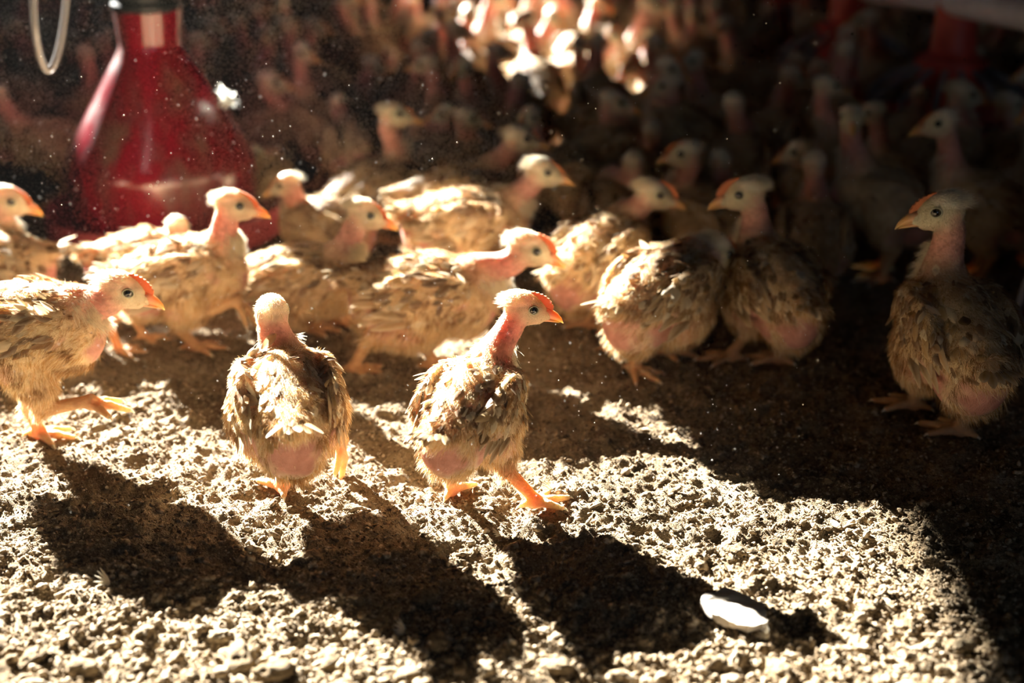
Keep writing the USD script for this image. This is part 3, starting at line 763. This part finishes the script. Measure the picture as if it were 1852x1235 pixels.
posed('chick', 'shaded chick looking right, its head in front of a left-facing one', None, 405, (812, 300), 20, (848, 213), -2,
      [dict(p=(800, 410), ty=10), dict(p=(830, 415), ty=10)], pitch=14, size=1.1, hpitch=-8, seed=10, comb=.35, hairs=4000, tone=.15, flights=0)
posed('chick', 'shaded chick facing left, mostly hidden behind a head that looks right', None, 385, (800, 285), 160, (808, 205), 180,
      [dict(p=(790, 380), ty=180), dict(p=(815, 385), ty=180)], pitch=10, size=1.05, hpitch=-6, seed=11, comb=.35, hairs=3000, tone=.3, flights=0)
posed('chick', 'chick with a fluffy pale rump and raised head looking right, above the sunlit tawny one', None, 495, (828, 350), 8, (941, 250), 0,
      [dict(p=(815, 495), ty=0), dict(p=(850, 500), ty=0)], pitch=14, size=1.12, hpitch=-6, seed=12, mark=0.35, comb=.3, hairs=7000, tone=.2)
posed('chick', 'tawny chick with sunlit back and shaded head looking right, behind the striding one', None, 558, (848, 402), 4, (982, 310), -12,
      [dict(p=(840, 556), ty=0), dict(p=(870, 562), ty=0)], pitch=6, size=1.15, hpitch=-6, seed=13, mark=0.4, comb=.4, **near)
posed('chick', 'chick with bare pink side and pale rump, its pink-cheeked combed head in shade', None, 606, (1085, 462), 52, (1183, 350), -12,
      [dict(p=(1068, 592), ty=150), dict(p=(1106, 640), ty=-35, hock=(1098, 580))], pitch=16, size=1.16, hd=.05, hpitch=-10, seed=14, mark=0.45, comb=.9, **near)
posed('chick', 'chick right of centre with one pink sunlit leg, its front half lost in shade', None, 690, (1200, 528), 48, (1296, 452), 20,
      [dict(p=(1196, 640), ty=-20), dict(p=(1146, 676), ty=-50, hock=(1168, 606))], pitch=12, size=1.22, hd=.07, hpitch=-25, seed=15, mark=0.55, comb=.6, tone=.1, **near)
posed('chick', 'shaded chick right of centre with its head turned left and a small orange comb', None, 662, (1398, 516), 105, (1347, 349), 180,
      [dict(p=(1322, 652), ty=185), dict(p=(1408, 656), ty=160)], pitch=14, size=1.2, hd=.05, hpitch=-10, seed=16, mark=0.6, comb=1.1, **near)
posed('chick', 'tall dark chick alone at the right seen from behind with its head turned left', None, 792, (1728, 602), 97, (1702, 380), 180,
      [dict(p=(1652, 738), ty=160, hock=(1662, 690)), dict(p=(1736, 786), ty=150, hock=(1748, 730))], pitch=20, size=1.26, hd=.06, hpitch=-8, seed=17, mark=0.6, comb=.7, **near)
posed('chick', 'chick cut off by the left edge, only its head looking right in view', None, 560, (-75, 440), 6, (14, 362), 0,
      [dict(p=(-70, 560), ty=0), dict(p=(-50, 570), ty=0)], pitch=10, size=1.2, hpitch=-10, seed=18, mark=0.2, comb=.6, hairs=7000)
posed('chick', 'chick cut off by the left edge facing left, its pale rump in view', None, 585, (-22, 478), 176, (-150, 400), 180,
      [dict(p=(-10, 590), ty=180), dict(p=(-40, 580), ty=180)], pitch=4, size=1.12, seed=19, mark=0.3, hairs=7000)
dark = dict(hairs=2600, tone=.45, flights=0, coverts=160, step=.0027, hair_w=.0007)  # tone lowers the plumage colour to deepen the shade these birds stand in
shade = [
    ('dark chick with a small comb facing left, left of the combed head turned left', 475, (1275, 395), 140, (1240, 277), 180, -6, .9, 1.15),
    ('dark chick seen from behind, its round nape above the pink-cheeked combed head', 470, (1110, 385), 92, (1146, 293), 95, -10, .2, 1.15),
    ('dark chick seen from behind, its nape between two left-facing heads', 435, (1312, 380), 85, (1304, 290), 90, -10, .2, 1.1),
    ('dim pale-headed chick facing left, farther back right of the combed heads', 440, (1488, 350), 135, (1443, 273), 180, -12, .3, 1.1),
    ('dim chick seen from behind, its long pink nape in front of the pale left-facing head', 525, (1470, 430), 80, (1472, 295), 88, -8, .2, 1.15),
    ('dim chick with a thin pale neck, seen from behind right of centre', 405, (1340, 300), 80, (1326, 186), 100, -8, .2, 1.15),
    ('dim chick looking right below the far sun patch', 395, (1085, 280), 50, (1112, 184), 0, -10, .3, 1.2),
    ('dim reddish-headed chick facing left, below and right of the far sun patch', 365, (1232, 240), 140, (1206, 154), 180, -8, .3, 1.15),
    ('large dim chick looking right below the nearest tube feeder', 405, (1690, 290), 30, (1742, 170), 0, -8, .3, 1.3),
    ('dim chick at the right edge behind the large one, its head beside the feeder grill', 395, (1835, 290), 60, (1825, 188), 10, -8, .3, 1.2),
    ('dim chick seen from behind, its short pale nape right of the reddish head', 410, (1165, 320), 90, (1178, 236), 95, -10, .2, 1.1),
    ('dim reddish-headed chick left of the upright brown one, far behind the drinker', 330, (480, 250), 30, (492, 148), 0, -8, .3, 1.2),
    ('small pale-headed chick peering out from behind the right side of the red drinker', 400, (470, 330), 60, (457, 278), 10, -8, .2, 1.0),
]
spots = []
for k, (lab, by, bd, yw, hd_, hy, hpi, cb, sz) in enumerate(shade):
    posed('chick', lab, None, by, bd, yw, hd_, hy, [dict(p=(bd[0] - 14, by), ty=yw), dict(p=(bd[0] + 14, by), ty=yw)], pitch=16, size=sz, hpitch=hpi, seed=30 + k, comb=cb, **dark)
taken = []
proj = lambda P: (W / 2 + FOC * ((P - CAM) @ RT) / ((P - CAM) @ FW), H / 2 - FOC * ((P - CAM) @ UP) / ((P - CAM) @ FW))
for p in stage.GetPrimAtPath('/World').GetChildren():
    if p.GetName().startswith(('chick', 'bell_drinker', 'pan_feeder')):
        m = UsdGeom.Xformable(p).GetLocalTransformation()
        tr = m.ExtractTranslation()
        taken.append((tr[0], tr[1], .13 if p.GetName().startswith('chick') else .30))

# ------------------------------------------------------------------ the crowd behind: a few chicks built once, the rest instances of them
PROTO = [  # head (x, y, z), head yaw, head pitch, body pitch
    (.085, .00, .262, 0, -6, 20), (.075, .02, .270, 80, -4, 26), (.10, -.01, .235, -35, -12, 12), (.06, -.015, .275, 170, -4, 30), (.115, 0, .185, 5, -30, 4), (.08, .015, .258, 40, -8, 18)]
protos = []


def crowd_proto(k, loc, rotz, label, group, scale):
    hx, hy_, hz_, yw, hpi, pit = PROTO[k]
    t = thing('chick', label, 'chick', loc, rotz, group, scale=scale)
    hv = np.array([math.cos(math.radians(yw)) * math.cos(math.radians(hpi)), math.sin(math.radians(yw)) * math.cos(math.radians(hpi)), math.sin(math.radians(hpi))])
    L = dict(zb=.128, pitch=pit, size=1.08, head=(hx, hy_, hz_), hf=hv, seed=60 + k,
             feet=[dict(p=(.005, .03, 0), dir=(1, .1, 0)), dict(p=(-.01, -.03, 0), dir=(1, -.1, 0))])
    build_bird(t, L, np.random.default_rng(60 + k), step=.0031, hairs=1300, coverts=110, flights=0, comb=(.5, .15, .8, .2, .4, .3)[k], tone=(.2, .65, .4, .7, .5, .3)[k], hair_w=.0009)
    return t


pts = []
r_ = np.random.default_rng(11)
for _ in range(60000):
    y = 2.25 + 4.6 * r_.random() ** 1.0
    x = (r_.random() * 2 - 1) * (0.40 * y + .25)
    if y < 2.75 and x < -.25:
        continue
    if y < 2.5 and x < .30 + (2.5 - y) * 0.9:
        continue
    if y < 2.5 and x > .62 and y < 2.36:
        continue
    if any((x - a) ** 2 + (y - b) ** 2 < (r * (1.0 if r < .2 else 1.0)) ** 2 for a, b, r in taken):
        continue
    sp = .150 if y < 4.6 else .165
    if y < 3.3:                                      # a bird of the crowd does not stand in front of a head that the photograph shows
        sc_ = [proj(np.array([x, y, z_])) for z_ in (.10, .17, .24)]
        if any(y < b + .02 and abs(px_ - hx_) < 62 and abs(py_ - hy_) < 60 for hx_, hy_, b in HEADS for px_, py_ in sc_):
            continue
    if any((x - a) ** 2 + (y - b) ** 2 < sp ** 2 for a, b in pts):
        continue
    pts.append((x, y))
pts.sort(key=lambda p: p[1])
far_lit = lambda x, y: BEAM_FAR.buffer(.02).contains(shapely.Point(x + .15 * SUN_K[0], y + .15 * SUN_K[1]))
rest = []


def REG(x, y):                                       # what a bird of the crowd stands beside, its group
    row = 'nearer' if y < 3.4 else 'farther'
    u_ = x / y
    if u_ < -.20:
        w = ('behind the large red drinker at the left', 'behind the drinker')
    elif u_ < -.02:
        w = ('between the red drinker and the far sun patch', 'between the drinker and the patch')
    elif u_ < .12:
        w = ('below the far sun patch' if y < 3.5 else 'beyond the far sun patch', 'around the far patch')
    elif u_ < .24:
        w = ('right of the far sun patch', 'right of the far patch')
    else:
        w = ('around the red tube feeders', 'around the tube feeders')
    return f'dark chick of the {row} crowd {w[0]}', f'{row} dark chicks {w[1]}'


for k, (x, y) in enumerate(pts):
    rz = float(r_.choice([r_.uniform(-30, 40), r_.uniform(60, 120), r_.uniform(140, 220), r_.uniform(0, 360)]))
    sc = float(r_.uniform(.92, 1.12))
    lit = far_lit(x, y)
    lab, grp = (('sunlit cream chick in the bright far patch at the top', 'chicks in the far sun patch') if lit else
                (REG(x, y)))
    if len(protos) < len(PROTO):
        protos.append(crowd_proto(len(protos), (x, y, 0), rz, lab, grp, sc))
    elif k < 285:
        dup(protos[int(r_.integers(len(protos)))], 'chick', (x, y, 0), rz, lab, 'chick', grp, sc)
    else:
        rest.append((x, y, rz, sc))
if rest:
    pi = UsdGeom.PointInstancer.Define(stage, '/World/distant_chicks')
    tag(pi.GetPrim(), 'mass of barely visible chicks at the very back of the dark crowd', 'chicks', None, 'stuff')
    UsdGeom.Scope.Define(stage, '/World/distant_chicks/kinds')
    for k, p in enumerate(protos[:3]):
        x = UsdGeom.Xform.Define(stage, f'/World/distant_chicks/kinds/chick_{k:03d}')
        x.GetPrim().GetReferences().AddInternalReference(p.GetPath())
        x.ClearXformOpOrder()
        for key in ('label', 'category', 'group'):
            x.GetPrim().SetCustomDataByKey(key, '')
        pi.GetPrototypesRel().AddTarget(x.GetPath())
    pi.CreateProtoIndicesAttr(Vt.IntArray([i % 3 for i in range(len(rest))]))
    pi.CreatePositionsAttr(Vt.Vec3fArray([Gf.Vec3f(x, y, 0) for x, y, _, _ in rest]))
    pi.CreateOrientationsAttr(Vt.QuathArray([Gf.Quath(math.cos(math.radians(a) / 2), 0, 0, math.sin(math.radians(a) / 2)) for _, _, a, _ in rest]))
    pi.CreateScalesAttr(Vt.Vec3fArray([Gf.Vec3f(s, s, s) for _, _, _, s in rest]))

# ------------------------------------------------------------------ litter: clods, crumbs, loose feathers, the pale flat stone
sp_ = ground(1327, 1108)
outline = Polygon([(ground(x, y, .012) - sp_)[:2] for x, y in ((1266, 1092), (1272, 1080), (1290, 1076), (1310, 1064), (1338, 1070), (1384, 1088), (1388, 1126), (1352, 1134), (1318, 1129), (1288, 1114))])
sm = trimesh.creation.extrude_polygon(outline.buffer(-.002).buffer(.002), .008, engine='earcut').subdivide_to_size(.005)
sv = np.array(sm.vertices)
sv += (meshkit.fbm(np.c_[sv[:, :2] * 120, sv[:, 2] * 120] + 30, 3, 4)[:, None] - .5) * np.array([.004, .004, .0055])
sv[:, 2] += -.08 * sv[:, 0] - .02 * sv[:, 1]
tag(obj('flat_stone', (sv + sp_ + [0, 0, .006], np.array(sm.faces)), 'pale_stone', smooth=50), 'pale flat stone lying sunlit in the shadow at the lower right', 'stone')

clod_src = []
for k in range(4):
    v_, f_ = rock(20 + k, (1, .8, .55), 3, .9, 1.9)
    clod_src.append((v_, f_))
r2 = np.random.default_rng(21)
nclod = 0
CL = [(500, 1222, .017), (432, 1192, .020), (388, 1150, .012), (600, 1190, .014), (735, 1225, .013), (640, 1160, .012), (545, 1010, .012), (570, 1002, .010), (830, 1120, .014), (1165, 1160, .009), (60, 1190, .013), (150, 1205, .014),
      (930, 1010, .008), (1290, 1205, .012), (1410, 1215, .013), (1735, 1175, .013), (1640, 1140, .010), (1500, 870, .008), (1330, 995, .010), (1280, 960, .007), (30, 1080, .008), (260, 1150, .011), (1010, 1210, .012), (880, 1215, .010),
      (640, 920, .011), (330, 905, .007), (770, 1080, .013), (790, 1165, .012), (720, 1000, .010), (1090, 800, .008), (1045, 1110, .009), (960, 1180, .010), (1570, 1110, .011), (1590, 960, .008)]
for k, (x, y, r) in enumerate(CL):
    v_, f_ = clod_src[k % 4]
    g_ = ground(x, y)
    hz_ = float(floor_height(np.array([g_[0]]), np.array([g_[1]]))[0])
    R_ = rot(k * 1.7)
    t_ = thing('litter_clod', 'dry crusty clod of litter lying loose on the front floor', 'clod', (g_[0], g_[1], hz_ + r * .25), 0, 'loose litter clods')
    obj('clod', ((v_ * r * np.array([1.25, 1, 1])) @ R_.T, f_), 'litter', t_, smooth=True)

cr = UsdGeom.PointInstancer.Define(stage, '/World/litter_crumbs')
tag(cr.GetPrim(), 'small dry crumbs of litter strewn all over the floor', 'litter', None, 'stuff')
UsdGeom.Scope.Define(stage, '/World/litter_crumbs/kinds')
cpar = stage.GetPrimAtPath('/World/litter_crumbs/kinds')
for k in range(5):
    v_, f_ = rock(40 + k, ((1, .8, .6), (1.3, .7, .5), (.9, .9, .7), (1, .6, .6), (1.6, .6, .4))[k], 2 if k < 3 else 1, 1.0, 2.0)
    c_ = obj('crumb', (v_, f_), 'crumb', cpar, smooth=50)
    cr.GetPrototypesRel().AddTarget(c_.GetPath())
NC = 120000
cy = 1.05 + 1.75 * r2.random(NC) ** 1.25
cx = (r2.random(NC) * 2 - 1) * (cy * .37 + .06)
cs = np.exp(r2.normal(math.log(.0009), .62, NC)).clip(.0005, .007) * (1 + 1.6 * np.clip(1.55 - cy, 0, 1))
cz = floor_height(cx, cy) + cs * .25
cr.CreateProtoIndicesAttr(Vt.IntArray.FromNumpy(r2.integers(0, 5, NC).astype(np.int32)))
cr.CreatePositionsAttr(Vt.Vec3fArray.FromNumpy(np.stack([cx, cy, cz], 1).astype(np.float32)))
qa = unit(r2.normal(size=(NC, 4)) * [1, .25, .25, 1])
cr.CreateOrientationsAttr(Vt.QuathArray([Gf.Quath(*map(float, q)) for q in qa]))
cr.CreateScalesAttr(Vt.Vec3fArray.FromNumpy(np.repeat(cs[:, None], 3, 1).astype(np.float32)))

for k, (x, y, a, ln, lab) in enumerate([(200, 1062, 80, .022, 'curled white feather standing on the litter at the lower left'), (252, 1030, 150, .010, 'tiny white feather lying in the shade at the lower left'),
                                        (905, 972, 100, .012, 'small white feather on the litter below the front centre chick'), (1390, 1160, 40, .016, 'white feather tuft on the litter right of the flat stone'),
                                        (735, 1150, 70, .018, 'thin white feather on the litter at the bottom centre'), (1000, 895, 60, .020, 'fluffy feather beside the foot of the front centre chick')]):
    g_ = ground(x, y)
    t_ = thing('loose_feather', lab, 'feather', (g_[0], g_[1], .004), a)
    nf = 5
    fv, ff, fc = feather_mesh(np.zeros((nf, 3)), np.stack([np.linspace(-.6, .6, nf), np.full(nf, .6), np.linspace(.3, .9, nf)], 1), np.tile([0, -.6, .8], (nf, 1)), np.linspace(.7, 1, nf) * ln, ln * .22, WHITE, WHITE, 6, curl=.3)
    obj('vane', (fv, ff), 'feather', t_, smooth=True, tint=fc)

# ------------------------------------------------------------------ dust motes in the sunbeam, and the faint haze that fills the barn
NM = 3200
du = UsdGeom.PointInstancer.Define(stage, '/World/dust_motes')
tag(du.GetPrim(), 'fine white dust and down motes drifting in the sunbeam over the drinker', 'dust', None, 'stuff')
UsdGeom.Scope.Define(stage, '/World/dust_motes/kinds')
m_ = trimesh.creation.icosphere(1, 1.0)
mo = obj('mote', (np.array(m_.vertices), np.array(m_.faces)), 'white_fluff', stage.GetPrimAtPath('/World/dust_motes/kinds'), smooth=True)
du.GetPrototypesRel().AddTarget(mo.GetPath())
r3 = np.random.default_rng(5)
my = r3.uniform(1.35, 2.25, NM); mx_ = r3.uniform(-1, .62, NM) * (my * .40); mz = r3.uniform(.05, .62, NM)
ms = np.exp(r3.normal(math.log(.00028), .5, NM)).clip(.00012, .0011)
du.CreateProtoIndicesAttr(Vt.IntArray.FromNumpy(np.zeros(NM, np.int32)))
du.CreatePositionsAttr(Vt.Vec3fArray.FromNumpy(np.stack([mx_, my, mz], 1).astype(np.float32)))
du.CreateScalesAttr(Vt.Vec3fArray.FromNumpy(np.repeat(ms[:, None], 3, 1).astype(np.float32)))
hz_m = box_mesh(X0 + .05, X1 - .05, Y0 + .05, Y1 - .05, -.04, CEIL - .05)
tag(obj('haze', hz_m, 'haze'), 'thin dusty haze hanging in the air of the barn', 'haze', None, 'stuff')
